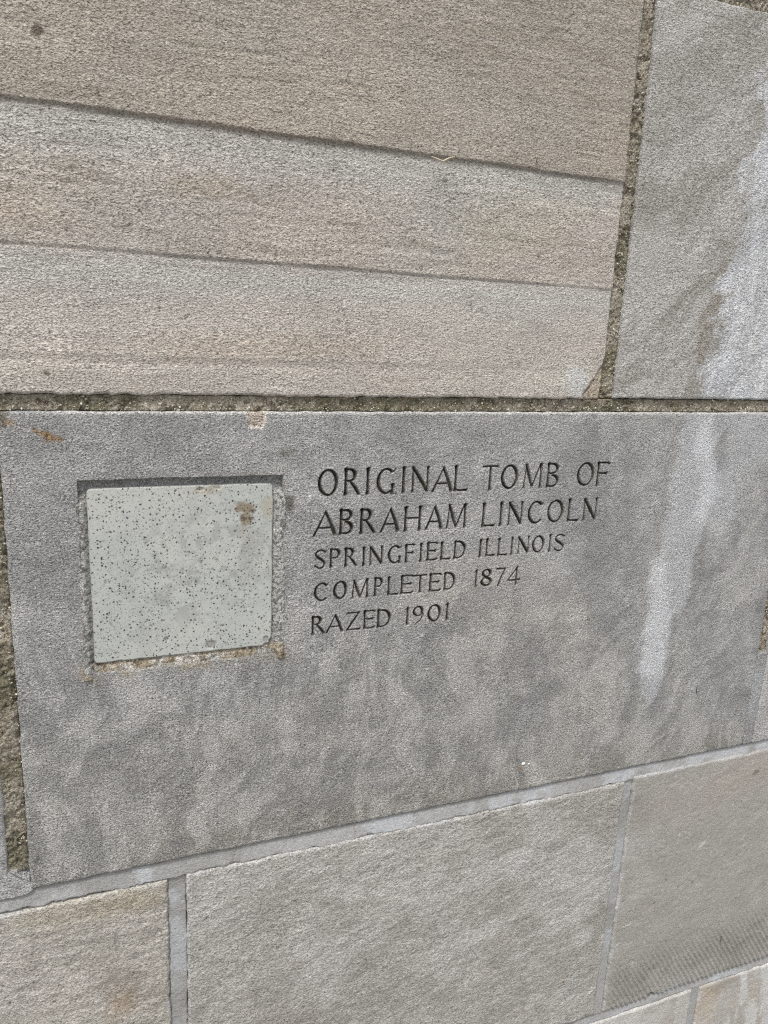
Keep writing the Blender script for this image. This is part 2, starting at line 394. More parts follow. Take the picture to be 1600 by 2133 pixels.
        stem(L); stem(Rr); bar(L, .53, Rr, .53)
    elif ch == 'N':
        stem(L, r=t * 1.25); stem(Rr, 0.0, 1, False, True, r=t * 1.25)
        G.append([(L - .02 * h, h * .96, T * .8), (w / 2, h * .5, T), (Rr - .01 * h, .04 * h, T * .8)])
    elif ch == 'M':
        a, b_ = w * .17, w * .85
        stem(sf, x1=a + .02 * h, r=t * 1.15); stem(w - sf, x1=b_ + .04 * h, r=T * .95)
        G.append([(a, h * .96, T * .8), (w * .33, h * .5, T), (w * .50, .05 * h, T * .7)]); G.append([(w * .50, .05 * h, t), (b_, h * .96, t * 1.1)])
    elif ch == 'L':
        stem(L); G.append([(L, t, t), (L + (w - L) * .55, t * .9, t), (w * .92, .035 * h, t * 1.3), (w * 1.0, .12 * h, t * .4)])
    elif ch == 'T':
        stem(w * .52, 0, .97, True, False)
        G.append([(0.01 * h, h * .87, t * .3), (.05 * h, h - t * 1.2, t), (w / 2, h - t, t * .9), (w - .05 * h, h - t, t), (w, h * .88, t * .3)])
    elif ch in 'EF':
        stem(L); arm(L, w, .97, -1, .09); arm(L, w * .84, .53, 1, .045); arm(L, w * .84, .53, -1, .045)
        if ch == 'E': arm(L, w * 1.0, .035, 1, .09)
    elif ch == 'S':
        P = catmull([(.93 * w, .85 * h), (.60 * w, .965 * h), (.25 * w, .90 * h), (.13 * w, .74 * h), (.34 * w, .57 * h), (.66 * w, .44 * h), (.88 * w, .26 * h), (.74 * w, .08 * h), (.40 * w, .035 * h), (.08 * w, .16 * h)])
        n = len(P); G.append([(x, y, t + (T - t) * math.exp(-((k / n - .5) / .17) ** 2)) for k, (x, y) in enumerate(P)])
        G.append([(.93 * w, .80 * h, t * .5), (.94 * w, .90 * h, t * .9)]); G.append([(.07 * w, .24 * h, t * .5), (.07 * w, .12 * h, t * .9)])
    elif ch == 'Z':
        G.append([(.02 * h, h * .87, t * .4), (.06 * h, h - t, t), (w * .5, h - t, t * .9), (w * .9, h - t, t)])
        G.append([(w * .9, h - t, T * .7), (w * .5, h * .5, T * .85), (w * .1, .04 * h, T * .8)])
        G.append([(w * .1, t, t), (w * .6, t * .9, t * .9), (w * .94, .04 * h, t * 1.2), (w, .13 * h, t * .4)])
    elif ch == '1':
        stem(w * .55, 0, .97, True, False); G.append([(w * .55, h * .97, t), (w * .05, h * .84, t * .5)])
    elif ch == '8':
        arc(w / 2, h * .75, w * .40 - T * .6, h * .25 - t, 0, 360, n=28); arc(w / 2, h * .27, w * .5 - T * .8, h * .27 - t, 0, 360, n=28)
        G.append([(w * .24, .62 * h, T * .7), (w * .5, .51 * h, T), (w * .8, .38 * h, T * .7)])
    elif ch == '9':
        arc(w / 2, h * .69, w * .5 - T * .85, h * .31 - t, 0, 360, n=28)
        P = catmull([(w - T, h * .69), (w * .93, h * .45), (w * .70, h * .18), (w * .28, h * -.02)]); G.append([(x, y, T * .95 - .5 * T * k / len(P)) for k, (x, y) in enumerate(P)])
    elif ch == '7':
        G.append([(.02 * h, h * .90, t * .5), (.05 * h, h - t, t * 1.1), (w * .9, h - t, t)]); G.append([(w * .92, h - t, t), (w * .6, h * .5, T * .75), (w * .3, -.02 * h, T * .85)])
    elif ch == '4':
        G.append([(w * .78, h * 1.0, t), (w * .4, .58 * h, t), (.04 * h, .24 * h, t * 1.1)]); G.append([(.03 * h, .24 * h, t), (w * .7, .24 * h, t), (w * .97, .25 * h, t * 1.2), (w, .32 * h, t * .4)])
        stem(w * .74, -.02, .98, True, False)
    return G
LINES = [
 (-146, -122, [('O',189.1,207.6),('R',212.3,227.6),('I',231.4,238.0),('G',242.6,260.6),('I',265.0,271.8),('N',275.5,294),('A',295.4,318),('L',317.8,332.6),
               ('T',346.5,363.9),('O',366.9,385.4),('M',390.1,412.6),('B',416.6,431.6),('O',451.5,471.6),('F',474.2,488.9)]),
 (-181.2, -158, [('A',184.9,208),('B',209.1,223.0),('R',228.2,243.4),('A',247,267.2),('H',270.3,288.4),('A',291.2,310.1),('M',312,334.4),
               ('L',349.6,364.2),('I',367,373.6),('N',377.3,395),('C',399.5,416.4),('O',421.6,440.3),('L',444.7,458.6),('N',462.5,480.4)]),
 (-210.8, -193.2, [('S',187.8,198.4),('P',201.6,211.8),('R',215.3,227.2),('I',231.2,236.2),('N',238.6,252.4),('G',256.6,270.2),('F',273.2,282.6),('I',287,291.8),('E',294.9,305.4),('L',309,319.4),('D',322.6,335.9),
               ('I',348.2,353.8),('L',356.3,367.2),('L',369.4,380.6),('I',382.4,388.2),('N',391.3,405.2),('O',407.8,421.9),('I',426,430.6),('S',433,445.3)]),
 (-241, -223.2, [('C',188,200.9),('O',205.8,219.2),('M',222.6,240),('P',244.5,253.6),('L',257.6,268.6),('E',270.6,283),('T',283.5,297),('E',299.3,311.2),('D',314.4,327.2),
               ('1',346.6,350.9),('8',353.8,366),('7',370,381),('4',382.7,397)]),
 (-271.8, -254, [('R',186.4,199),('A',199.6,217),('Z',218.8,232.8),('E',235.4,246.4),('D',248.8,263),
               ('1',276.7,281.5),('9',284.4,295.6),('0',299.8,313.9),('1',317.8,322.6)]),
]
rnd = random.Random(5)
px = spaced(-52.5, (-4, 1.6), (186, .75), (500, .45), (731, 1.5))
pz = spaced(-474, (-292, 1.6), (-276, .7), (-119, .45), (-73.6, 1.3))
PX, PZ = np.meshgrid(px, pz)
depth = np.zeros(PX.shape, np.float32); lid = np.full(PX.shape, -1, np.int32); letters = []
for z0, z1, row in LINES:
    for ch, x0, x1 in row:
        hh = z1 - z0; ww = x1 - x0
        i0, i1 = np.searchsorted(px, [x0 - 3, x1 + 3]); j0, j1 = np.searchsorted(pz, [z0 - 3, z1 + 3])
        X, Z = PX[j0:j1, i0:i1] - x0, PZ[j0:j1, i0:i1] - z0 - rnd.uniform(-.3, .3)
        wx = X + (fbm(X + x0, Z, 3.0, 81, 2) - .5) * .45; wz = Z + (fbm(X + x0, Z, 3.0, 83, 2) - .5) * .45   # hand-cut edges
        f = np.full(X.shape, -9.0, np.float32)
        for st in glyph(ch, ww, hh): np.maximum(f, seg_field(wx, wz, st), out=f)
        d = np.clip(f + .18, 0, 3) * 2.5
        d = np.minimum(d, 4.2 + 0.25 * np.maximum(d - 4.2, 0)) * rnd.uniform(.9, 1.08)
        k = len(letters); letters.append(ch)
        sub = depth[j0:j1, i0:i1]; m_ = d > sub
        lid[j0:j1, i0:i1][m_ & (d > .10)] = k; sub[m_] = d[m_]
REC = (-0.5, 159.3, -286.0, -126.0)                               # the recess for the inset tile
def rec_dist(X, Z):
    w = (fbm(X, Z, 16, 61, 3) - .5) * 2.2
    lo = (fbm(X, Z, 22, 62, 4) - .5) * 7
    return np.minimum(np.minimum(X - REC[0] + w * .7, REC[1] - X + w * .6), np.minimum(Z - REC[2] + lo * sstep(-240, -285, Z), REC[3] - Z + w * .6))
def chip_top(X, Z): return sstep(-1, 1.5, seg_field(X, Z, [(136, -70, 10), (136, -80, 7.5)]) + (fbm(X, Z, 6, 63, 3) - .5) * 5)
def pad(a):                                                       # sheet() adds one ring of vertices for the sides
    return np.pad(a, 1, mode='edge')
def h_panel(X, Z):
    h = relief(X, Z, 31, 0.5) - pad(depth)
    h -= 13.5 * sstep(-.1, .8, rec_dist(X, Z))
    h -= 1.3 * chip_top(X, Z) * (0.7 + fbm(X, Z, 4, 64, 2))
    h -= 0.9 * blob(X, Z, 450, -76, 30, 3, 0, .5, 9)
    h -= 1.2 * blob(X, Z, -45, -450, 3, 4, 0, .4, 9)
    return h
def c_panel(X, Z):
    col = flat(X, (0.300, 0.300, 0.298))
    col = mix(col, (0.240, 0.240, 0.241), sstep(.45, .68, fbm(X, Z, 75, 41, 4)) * .65)
    col = mix(col, (0.37, 0.365, 0.355), sstep(.50, .68, fbm(X + 200, Z, 55, 42, 4)) * .65)
    # olive and brown tone over the lower half
    low = 1 - sstep(-420, -250, Z + (fbm(X, Z, 90, 43, 3) - .5) * 120)
    col = mix(col, (0.272, 0.266, 0.245), low * .7 * (1 - .5 * sstep(520, 700, X)))
    col = mix(col, (0.205, 0.192, 0.165), (1 - sstep(-470, -420, Z)) * .6 * sstep(-20, 90, X))
    col = mix(col, (0.36, 0.345, 0.305), blob(X, Z, 430, -290, 130, 60, -20, .7, 44, .6) * .5)
    col = mix(col, (0.245, 0.245, 0.248), (1 - sstep(-118, -84, Z)) * 0 + (sstep(-128, -95, Z)) * .5)
    # drawn-out mottling: steep on the left, fanning over to the right
    m1 = grainy(X, Z, 80, 15, 141, 3.6, 34, 6, .74); m2 = grainy(X, Z, 52, 13, 143, 4.5, 38, 6, .74); k = sstep(330, 520, X + (Z + 300) * .5)
    mm = m1 * (1 - k) + m2 * k; am = .35 + .65 * np.maximum(sstep(-240, -300, Z), sstep(520, 600, X))
    col = mix(col, (0.405, 0.40, 0.385), sstep(.51, .60, mm) * .55 * am)
    col = mix(col, (0.195, 0.192, 0.185), sstep(.49, .41, mm) * .5 * am)
    mot = fbm(X, Z, 26, 145, 6, 1.3, .78)
    col = mix(col, (0.39, 0.385, 0.375), sstep(.52, .60, mot) * .36); col = mix(col, (0.205, 0.204, 0.203), sstep(.48, .40, mot) * .36)
    col = mix(col, (0.58, 0.57, 0.55), specks(X, Z, 700, 903, .3, 1.1) * .55)
    col = mix(col, (0.09, 0.085, 0.075), specks(X, Z, 260, 904, .25, .8) * .6)
    # rain runs down the right half
    run = fbm(X + Z * .22, Z, 95, 45, 5, .38)
    rt = sstep(250, 480, X)
    col = mix(col, (0.385, 0.38, 0.365), rt * sstep(.50, .70, run) * .5)
    col = mix(col, (0.20, 0.20, 0.205), rt * sstep(.52, .34, run) * .35)
    n = (fbm(X, Z, 26, 46, 4) - .5) * 24 + (fbm(X + Z * .1, Z, 50, 47, 4, .28) - .5) * 20
    n = n + (fbm(X, Z, 5, 148, 3) - .5) * 10 + (grainy(X, Z, 62, 7, 149, 5, 10) - .5) * 26
    s1 = sstep(-5, 9, seg_field(X, Z, [(600, -70, 36), (596, -150, 30), (600, -200, 27), (590, -250, 25), (576, -330, 24), (580, -385, 12)]) + n)
    s2 = sstep(-16, 18, seg_field(X, Z, [(676, -70, 42), (655, -130, 30), (640, -190, 18)]) + n)
    s3 = sstep(-9, 12, seg_field(X, Z, [(604, -90, 11), (617, -150, 12), (612, -185, 10)]) + n * .6)
    s4 = sstep(-7, 10, seg_field(X, Z, [(566, -235, 9), (576, -300, 21), (577, -350, 16)]) + n * .6)
    col = mix(col, (0.43, 0.44, 0.455), np.maximum(s1 * .68, s2 * .62))
    col = mix(col, (0.55, 0.565, 0.585), np.maximum(s3 * .7, s4 * .62))
    col = mix(col, (0.40, 0.39, 0.37), blob(X, Z, 465, -440, 55, 30, 60, .6, 48, .8) * .4)
    # top arris painted paler, as skylight catches its upturned edge
    col = mix(col, (0.50, 0.49, 0.47), np.clip(1 - (-73.6 - Z) / 2.4, 0, 1) * sstep(-40, 0, X) * .9)
    # chips, rust, lichen
    cm = chip_top(X, Z)
    col = mix(col, (0.40, 0.345, 0.295), cm * .9); col = mix(col, (0.56, 0.54, 0.50), (cm > .05) * (1 - cm) * .8)
    col = mix(col, (0.56, 0.54, 0.50), cm * sstep(.55, .7, fbm(X, Z, 4, 92, 2)) * .7)
    r = sstep(-.8, 1.2, seg_field(X, Z, [(-28, -87.5, 1.6), (-20, -91.5, 3.4), (-10, -94.5, 1.4)]) + (fbm(X, Z, 3, 93, 3) - .5) * 4)
    col = mix(col, (0.235, 0.145, 0.06), r * .8); col = mix(col, (0.06, 0.03, 0.015), r * sstep(.55, .7, fbm(X, Z, 2.5, 94, 2)) * .8)
    col = mix(col, (0.32, 0.20, 0.08), blob(X, Z, -45.5, -81, 4, 2.5, 0, .6, 2, .8) * .5)
    col = mix(col, (0.06, 0.055, 0.04), blob(X, Z, 165, -150, 4.0, 8, 20, .5, 3, .8) * .75)
    col = mix(col, (0.12, 0.115, 0.08), blob(X, Z, 160, -108, 7, 4, 30, .7, 4, .9) * .5)
    col = mix(col, (0.12, 0.11, 0.08), blob(X, Z, -50, -76, 5, 7, 0, .6, 5, .8) * .8)
    # brown weeping under and round the recess
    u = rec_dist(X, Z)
    col = mix(col, (0.33, 0.27, 0.18), np.exp(-np.abs(np.minimum(u, 0) + 2.0) / 2.6) * sstep(-272, -286, Z) * .8 * sstep(.3, .6, fbm(X, Z, 18, 65, 3)))
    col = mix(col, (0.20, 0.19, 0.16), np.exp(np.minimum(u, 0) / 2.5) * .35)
    for x, z, q in [(402, -362, 1.2), (417, -447, 1.6)]: col = mix(col, (0.36, 0.17, 0.04), blob(X, Z, x, z, q, q, 0, .4, 1) * .8)
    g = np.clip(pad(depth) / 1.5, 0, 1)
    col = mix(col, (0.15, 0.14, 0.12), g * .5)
    col = mix(col, (0.035, 0.033, 0.029), sstep(.7, 2.5, pad(depth)) * (0.78 + .2 * fbm(X, Z, 14, 67, 2)))     # dirt and painted groove shade, darker the deeper the cut
    col = mix(col, (0.09, 0.085, 0.05), g * sstep(.60, .72, fbm(X, Z, 17, 68, 2)) * .6)  # a little moss
    return col
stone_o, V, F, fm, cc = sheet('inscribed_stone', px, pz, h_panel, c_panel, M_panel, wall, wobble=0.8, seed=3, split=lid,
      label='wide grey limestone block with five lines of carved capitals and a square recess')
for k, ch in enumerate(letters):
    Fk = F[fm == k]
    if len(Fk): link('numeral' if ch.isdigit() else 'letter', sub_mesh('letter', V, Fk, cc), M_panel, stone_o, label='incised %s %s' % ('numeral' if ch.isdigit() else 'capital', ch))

# ---- mortar rim bedding the tile
def h_rim(X, Z):
    h = -6.2 + (fbm(X, Z, 12, 101, 3) - .5) * 1.5 + (fbm(X, Z, 2.2, 102, 2) - .5) * .9
    sd = 1 - sstep(1.5, 7, np.minimum(X - REC[0], REC[1] - X)); dn = 1 - sstep(-146, -131, Z)
    h += (2.2 * dn * (1 - sstep(-5, 12, Z + 277) * .0) + 4.2 * sd * dn)
    h += 1.6 * (1 - sstep(-284, -276, Z))
    return h
def c_rim(X, Z):
    col = flat(X, (0.42, 0.42, 0.40))
    col = mix(col, (0.10, 0.10, 0.095), (fbm(X, Z, 1.7, 103, 2) > .57) * .75)
    col = mix(col, (0.28, 0.29, 0.29), sstep(-138, -132, Z) * .7)
    bt = 1 - sstep(-279, -273, Z)
    col = mix(col, (0.33, 0.265, 0.175), bt * .75 * sstep(.30, .55, fbm(X, Z, 9, 104, 3)))
    col = mix(col, (0.62, 0.60, 0.56), bt * sstep(.48, .62, fbm(X, Z, 11, 105, 3)) * sstep(10, 30, X) * (1 - sstep(80, 130, X)) * .9)
    col = mix(col, (0.10, 0.07, 0.04), bt * (fbm(X, Z, 3, 106, 2) > .64) * .7)
    return col
sheet('mortar_rim', spaced(REC[0] - 2, (REC[1] + 2, .8)), spaced(REC[2] - 4, (REC[3] + 2, .8)), h_rim, c_rim, M_rim, wall, side=13.0, rim=0, seed=6,
      label='speckled mortar bed round the inset tile, stained ochre along its bottom')

# ------------------------------------------------------------------ mortar joints
def pebbles(parent, name, x0, x1, z0, z1, base, n, seed, big=1.0):
    """loose sand and grit standing out of an old joint"""
    r = np.random.RandomState(seed)
    t = (1 + 5 ** .5) / 2
    iv = np.array([(-1, t, 0), (1, t, 0), (-1, -t, 0), (1, -t, 0), (0, -1, t), (0, 1, t), (0, -1, -t), (0, 1, -t), (t, 0, -1), (t, 0, 1), (-t, 0, -1), (-t, 0, 1)]) / math.hypot(1, t)
    fc = np.array([(0, 11, 5), (0, 5, 1), (0, 1, 7), (0, 7, 10), (0, 10, 11), (1, 5, 9), (5, 11, 4), (11, 10, 2), (10, 7, 6), (7, 1, 8), (3, 9, 4), (3, 4, 2), (3, 2, 6), (3, 6, 8), (3, 8, 9), (4, 9, 5), (2, 4, 11), (6, 2, 10), (8, 6, 7), (9, 8, 1)])
    px_, pz_ = r.uniform(x0 + .8, x1 - .8, n), r.uniform(z0 + .8, z1 - .8, n)
    rad = big * (0.28 + 0.75 * r.rand(n) ** 3.5)
    sc = rad[:, None, None] * (1 + .5 * (r.rand(n, 1, 3) - .5)) * (1 + .35 * (r.rand(n, 12, 1) - .5))
    P = iv[None] * sc
    V = world_pts(px_[:, None] + P[..., 0], base + rad[:, None] * .35 + P[..., 1], pz_[:, None] + P[..., 2]).reshape(-1, 3)
    Fs = (fc[None] + 12 * np.arange(n)[:, None, None]).reshape(-1, 3)
    pal = np.array([(.62, .58, .48), (.50, .46, .36), (.33, .27, .18), (.16, .14, .11), (.40, .38, .33), (.26, .17, .10), (.72, .70, .64)])
    c = pal[r.choice(7, n, p=[.09, .18, .23, .20, .20, .05, .05])]
    link(name, make_mesh(name, V, Fs, np.repeat(c, 12, 0)), M_grit, parent, kind='stuff')
M_grit = limestone('grit', 900, .3, .15, 1, .8, pits=.2)
def old_joint(x0, x1, z0, z1, seed, base=-4.0, n=900, step=.9, lab=None, slant=0.0):
    horiz = (x1 - x0) > (z1 - z0)
    def h(X, Z):
        v = base + (fbm(X, Z, 16, seed, 4) - .5) * 3.0 + (fbm(X, Z, 2.4, seed + 1, 3) - .5) * 2.6 + slant * (x1 - X) / (x1 - x0)
        v -= 2.2 * sstep(.62, .68, fbm(X, Z, 7, seed + 8, 3))
        e = np.minimum(Z - z0, z1 - Z) if horiz else (x1 - X if slant else np.minimum(X - x0, x1 - X))
        return v - 7 * (1 - sstep(.15, .75, e + (fbm(X, Z, 20, seed + 2, 2) - .5) * 1.0))
    def c(X, Z):
        col = flat(X, (.29, .262, .21))
        col = mix(col, (.40, .37, .31), sstep(.45, .65, fbm(X, Z, 9, seed + 3, 3)) * .8)
        col = mix(col, (.15, .14, .09), sstep(.50, .68, fbm(X, Z, 28, seed + 4, 4)) * .8)
        col = mix(col, (.27, .22, .16), sstep(.60, .72, fbm(X, Z, 14, seed + 5, 3)) * .4)
        return col
    o = sheet('mortar_joint', spaced(x0, (x1, step)), spaced(z0, (z1, step)), h, c, M_old, wall, side=14.5, rim=0, seed=seed, label=lab or 'recessed sandy brown mortar joint')
    pebbles(o, 'grit', x0, x1, z0, z1, base, int(n * .62), seed)
    return o
old_joint(-66, 735, -73.9, -60.2, 200, -3.6, 3600, lab='long level sandy mortar joint above the inscribed block')
old_joint(468.4, 484.9, -60, 292, 210, -3.4, 1900, lab='upright sandy mortar joint between the two upper blocks')
old_joint(-68.6, -52, -456, -74.2, 220, -4.2, 1900, slant=3.6, lab='upright sandy brown mortar joint at the left of the inscribed block')
old_joint(484, 760, 291.4, 306, 230, -3.2, 900)
old_joint(730.6, 746.5, -362, -74.2, 240, -4.0, 1200)

def new_joint(name, x0, x1, z0, z1, seed, e=1.2, top=-.6, bot=.3, over=3.0, tone=0.0, lab=None, cracks=(), m=None):
    """fresh smooth pointing, its feathered edges smeared a little over the stones"""
    horiz = (x1 - x0) > (z1 - z0)
    def h(X, Z):
        if horiz:
            a = Z - z0 + (fbm(X, Z * 0, 11, seed, 4) - .5) * 2 * e * 2.3 - (fbm(X, X * 0, 60, seed + 6, 2) - .5) * 2
            b = z1 - Z + (fbm(X, Z * 0 + 50, 14, seed + 1, 4) - .5) * 2 * e * .6
            v = bot + (top - bot) * np.clip((Z - z0) / (z1 - z0), 0, 1)
            b2 = 99
        else:
            a = X - x0 + (fbm(X * 0, Z, 9, seed, 4) - .5) * 2 * e; b = x1 - X + (fbm(X * 0 + 50, Z, 9, seed + 1, 4) - .5) * 2 * e
            v = top + 0 * X
        q = np.minimum(a, b)
        v = v + (fbm(X, Z, 18, seed + 2, 3) - .5) * .8 + (fbm(X, Z, 3, seed + 3, 3) - .5) * .7 - .5 * specks(X, Z, 90, seed + 9, .3, .9)
        v -= 0.6 * np.exp(-((q - .9) / .4) ** 2) * sstep(.42, .62, fbm(X, Z, 26, seed + 7, 2))       # shrinkage line inside the edge
        for (cx, cz, sl) in cracks:
            v -= 1.1 * np.exp(-(((X - cx) * 1 + (Z - cz) * sl + (fbm(X, Z, 4, seed + 8, 3) - .5) * 4) / .45) ** 2)
        return v - 6 * (1 - sstep(-.25, .35, q))
    def c(X, Z):
        col = flat(X, (.385, .384, .378))
        col = mix(col, (.465, .48, .50), sstep(.48, .60, fbm(X, Z, 42, seed + 4, 3)) * .8)
        col = mix(col, (.31, .305, .29), sstep(.50, .66, fbm(X + 90, Z, 34, seed + 5, 4)) * .75)
        return col * (1 - tone)
    xs = spaced(x0 - over, (x1 + over, .9 if not horiz else 1.1)); zs = spaced(z0 - over, (z1 + over, .8 if horiz else 1.3))
    return sheet(name, xs, zs, h, c, m or M_new, wall, side=14, rim=0, seed=seed, **({'label': lab} if lab else {}))
new_joint('mortar_joint', -76, 875, -491.5, -474.2, 300, 1.3, -2.8, .3, lab='smooth pale bluish mortar joint sloping under the inscribed block',
          cracks=((30, -485, .3), (118, -482, -.4), (236, -482, .2), (300, -481, -.2), (420, -480, .3), (505, -480, -.3), (640, -478, .2)))
new_joint('mortar_joint', 58, 74.6, -812, -491, 310, 1.0, -1.7, -1.7, lab='smooth grey upright mortar joint at the lower left')
new_joint('mortar_joint', 558.6, 571.5, -812, -487, 320, .9, -1.4, -1.4, lab='smooth grey upright mortar joint left of the tooled block')
new_joint('mortar_joint', 400, 980, -825.5, -813, 330, .8, -2.0, -.3, lab='smooth bluish mortar joint along the bottom right')
new_joint('mortar_joint', 715, 727.4, -1100, -825, 340, .8, -.9, -.9)
new_joint('mortar_joint', 729.5, 746, -470, -358, 350, 1.4, .1, .1, tone=.30, m=M_panel, lab='smeared grey mortar repair low in the right joint')
# patch smeared over the foot of the left joint
def h_patch(X, Z):
    q = seg_field(X, Z, [(-90, -470, 20), (-68, -468, 15), (-57, -473, 6)]) + (fbm(X, Z, 7, 361, 4) - .5) * 7
    return .3 + (fbm(X, Z, 6, 362, 3) - .5) * 1.0 - 1.5 * np.exp(-((X + 64 + (Z + 458) * 1.1) / .9) ** 2) * (Z > -464) - 7 * (1 - sstep(-.3, .6, q))
def c_patch(X, Z): return mix(flat(X, (.31, .31, .305)), (.42, .43, .44), sstep(.48, .66, fbm(X, Z, 14, 363, 3)) * .8)
sheet('mortar_patch', spaced(-115, (-50, .8)), spaced(-478, (-440, .8)), h_patch, c_patch, M_panel, wall, side=14, rim=0, seed=8)

# ------------------------------------------------------------------ lower course
def smear(X, Z, x0, x1, z1, seed, w=5.0):
    """mortar film left along the edges of a stone by careless pointing"""
    d = np.minimum(np.minimum(X - x0, x1 - X), z1 - Z)
    return sstep(1, -1, (d - w * (fbm(X, Z, 18, seed, 4) * 2 - .55)) / 3.0) * sstep(.35, .65, fbm(X, Z, 24, seed + 1, 3))
def lower(x0, x1, z0, z1, xs, zs, base, dark, pale, seed, m, extra_h=None, extra_c=None, lab=None, amt=1.0):
    def h(X, Z):
        v = relief(X, Z, seed, .7) + 1.1 + (fbm(X, Z, 7, seed + 2, 4, 1.5) - .5) * .95 * amt - .9 * specks(X, Z, 160, seed + 7, .3, 1.4)
        return v + (extra_h(X, Z) if extra_h else 0)
    def c(X, Z):
        col = flat(X, base)
        col = mix(col, dark, sstep(.46, .66, fbm(X, Z, 80, seed + 3, 4, 1.5)) * .8)
        col = mix(col, pale, sstep(.50, .68, fbm(X, Z, 46, seed + 4, 4, 1.4)) * .7)
        g = grainy(X, Z, 12, 5, seed + 11, 3, 8, 4)
        col = mix(col, np.array(pale) * 1.18, sstep(.57, .70, g) * .3 * amt); col = mix(col, np.array(dark) * .72, sstep(.44, .32, g) * .28 * amt)
        col = mix(col, (.13, .12, .10), specks(X, Z, 160, seed + 7, .3, 1.4) * .7); col = mix(col, (.60, .59, .56), specks(X, Z, 420, seed + 8, .35, 1.5) * .55)
        col = mix(col, (.47, .48, .485), smear(X, Z, x0, x1, z1, seed + 5) * .6)
        return extra_c(X, Z, col) if extra_c else col
    return sheet('stone', xs, zs, h, c, m, wall, wobble=1.7, seed=seed, rim=1.8, label=lab)
def ll_c(X, Z, col):
    col = mix(col, (.33, .24, .16), blob(X, Z, 14, -612, 11, 14, 0, .8, 12, .7) * .5)
    return mix(col, (.33, .29, .20), blob(X, Z, 10, -505, 60, 12, 0, .7, 13, .6) * .5)
lower(-420, 58.3, -812, -492.3, spaced(-420, (-110, 8), (58.3, 1.15)), spaced(-812, (-700, 3), (-492.3, 1.15)), (.372, .352, .318), (.315, .292, .260), (.44, .418, .385), 401, M_lower, None, ll_c,
      'buff coarse limestone block at the bottom left', 1.3)
def lm_c(X, Z, col):
    col = mix(col, (.29, .268, .235), sstep(.40, .62, fbm(X, Z, 130, 415, 3)) * sstep(-600, -720, Z) * .8)
    for x, z, rx, rz in [(232, -552, 13, 7), (268, -556, 9, 5), (430, -560, 18, 12), (210, -545, 10, 5), (500, -660, 30, 9), (524, -690, 12, 10), (400, -640, 26, 9)]:
        col = mix(col, (.54, .54, .53), blob(X, Z, x, z, rx, rz, 10, .8, int(x) % 13, .8) * .5)
    for x, z, r in [(176, -545, 1.8), (506, -745, 2.0), (517, -739, 1.3), (245, -760, 1.3), (92, -540, 1.5), (98, -560, 1.2), (120, -730, 1)]:
        col = mix(col, (.15, .055, .03) if x > 500 else (.12, .11, .09), blob(X, Z, x, z, r, r * .8, 0, .4, int(x) % 7) * .9)
    return mix(col, (.60, .59, .57), blob(X, Z, 548, -773, 7, 2.6, 40, .4, 4) * .8)
def lm_h(X, Z): return (fbm(X, Z, 26, 418, 3, 1.3) - .5) * 1.0
lower(74.4, 558.9, -812, -490.6, spaced(74.4, (558.9, 1.25)), spaced(-812, (-490.6, 1.25)), (.362, .350, .328), (.315, .30, .276), (.42, .412, .395), 411, M_lower, lm_h, lm_c,
      'broad grey buff limestone block in the middle of the lower course', 1.1)
def lr_h(X, Z):
    """comb-tooled foot of the block"""
    u = X + (Z + 806) * .655 + 5 * np.sin((X - 560) / 95) + (fbm(X, Z, 40, 425, 2) - .5) * 3
    fade = (1 - sstep(-775, -728, Z + (fbm(X, Z, 30, 426, 3) - .5) * 34 - .05 * (X - 600))) * sstep(573, 590, X)
    fade2 = (1 - sstep(-740, -705, Z + (fbm(X, Z, 30, 427, 3) - .5) * 20)) * .25 * sstep(640, 680, X)
    return 1.2 * np.sin(u * 2 * math.pi / 7.3) * np.maximum(fade, fade2) - .9 * blob(X, Z, 606, -748, 5, 3.2, 0, .4, 3) - 2.4 * blob(X, Z, 646, -810, 6, 2.6, 0, .4, 3)
def lr_c(X, Z, col):
    col = mix(col, (.40, .355, .315), blob(X, Z, 720, -520, 100, 26, 8, .8, 22, .6) * .35)
    col = mix(col, (.56, .54, .50), blob(X, Z, 690, -601, 6, 3, 40, .5, 4) * .7)
    col = mix(col, (.15, .13, .10), blob(X, Z, 760, -515, 5, 3, 30, .6, 4, .8) * .7)
    col = mix(col, (.10, .09, .075), blob(X, Z, 646, -810, 5, 2.4, 0, .4, 3) * .8)
    return mix(col, (.60, .57, .50), blob(X, Z, 590, -690, 8, 1.3, 8, .5, 5) * .7)
lower(571.2, 1180, -812.6, -486.6, spaced(571.2, (880, 1.25), (1180, 8)), spaced(-812.6, (-486.6, 1.25)), (.345, .331, .307), (.298, .285, .26), (.395, .385, .365), 421, M_smooth, lr_h, lr_c,
      'smooth buff limestone block with curved comb tooling along its foot', .35)
def b1_c(X, Z, col): return mix(col, (.50, .49, .47), sstep(.45, .6, fbm(X, Z, 30, 433, 3)) * .6)
lower(74.4, 715, -1100, -825.3, spaced(74.4, (430, 6), (715, 1.6)), spaced(-1100, (-920, 6), (-825.3, 1.5)), (.42, .40, .37), (.36, .34, .31), (.48, .47, .45), 431, M_smooth, None, b1_c,
      'pale limestone block at the bottom edge', .7)
def b2_c(X, Z, col):
    st = fbm(X + Z * .1, Z, 60, 443, 3, .2)
    col = mix(col, (.55, .55, .54), sstep(.42, .58, st) * sstep(760, 790, X) * .8)
    return mix(col, (.42, .34, .25), blob(X, Z, 745, -850, 16, 30, 0, .7, 9, .6) * .5)
lower(727.6, 1300, -1100, -825.3, spaced(727.6, (960, 1.5), (1300, 8)), spaced(-1100, (-960, 6), (-825.3, 1.5)), (.40, .375, .335), (.33, .31, .285), (.47, .46, .44), 441, M_smooth, None, b2_c,
      'streaky pale limestone block at the bottom right corner', .7)
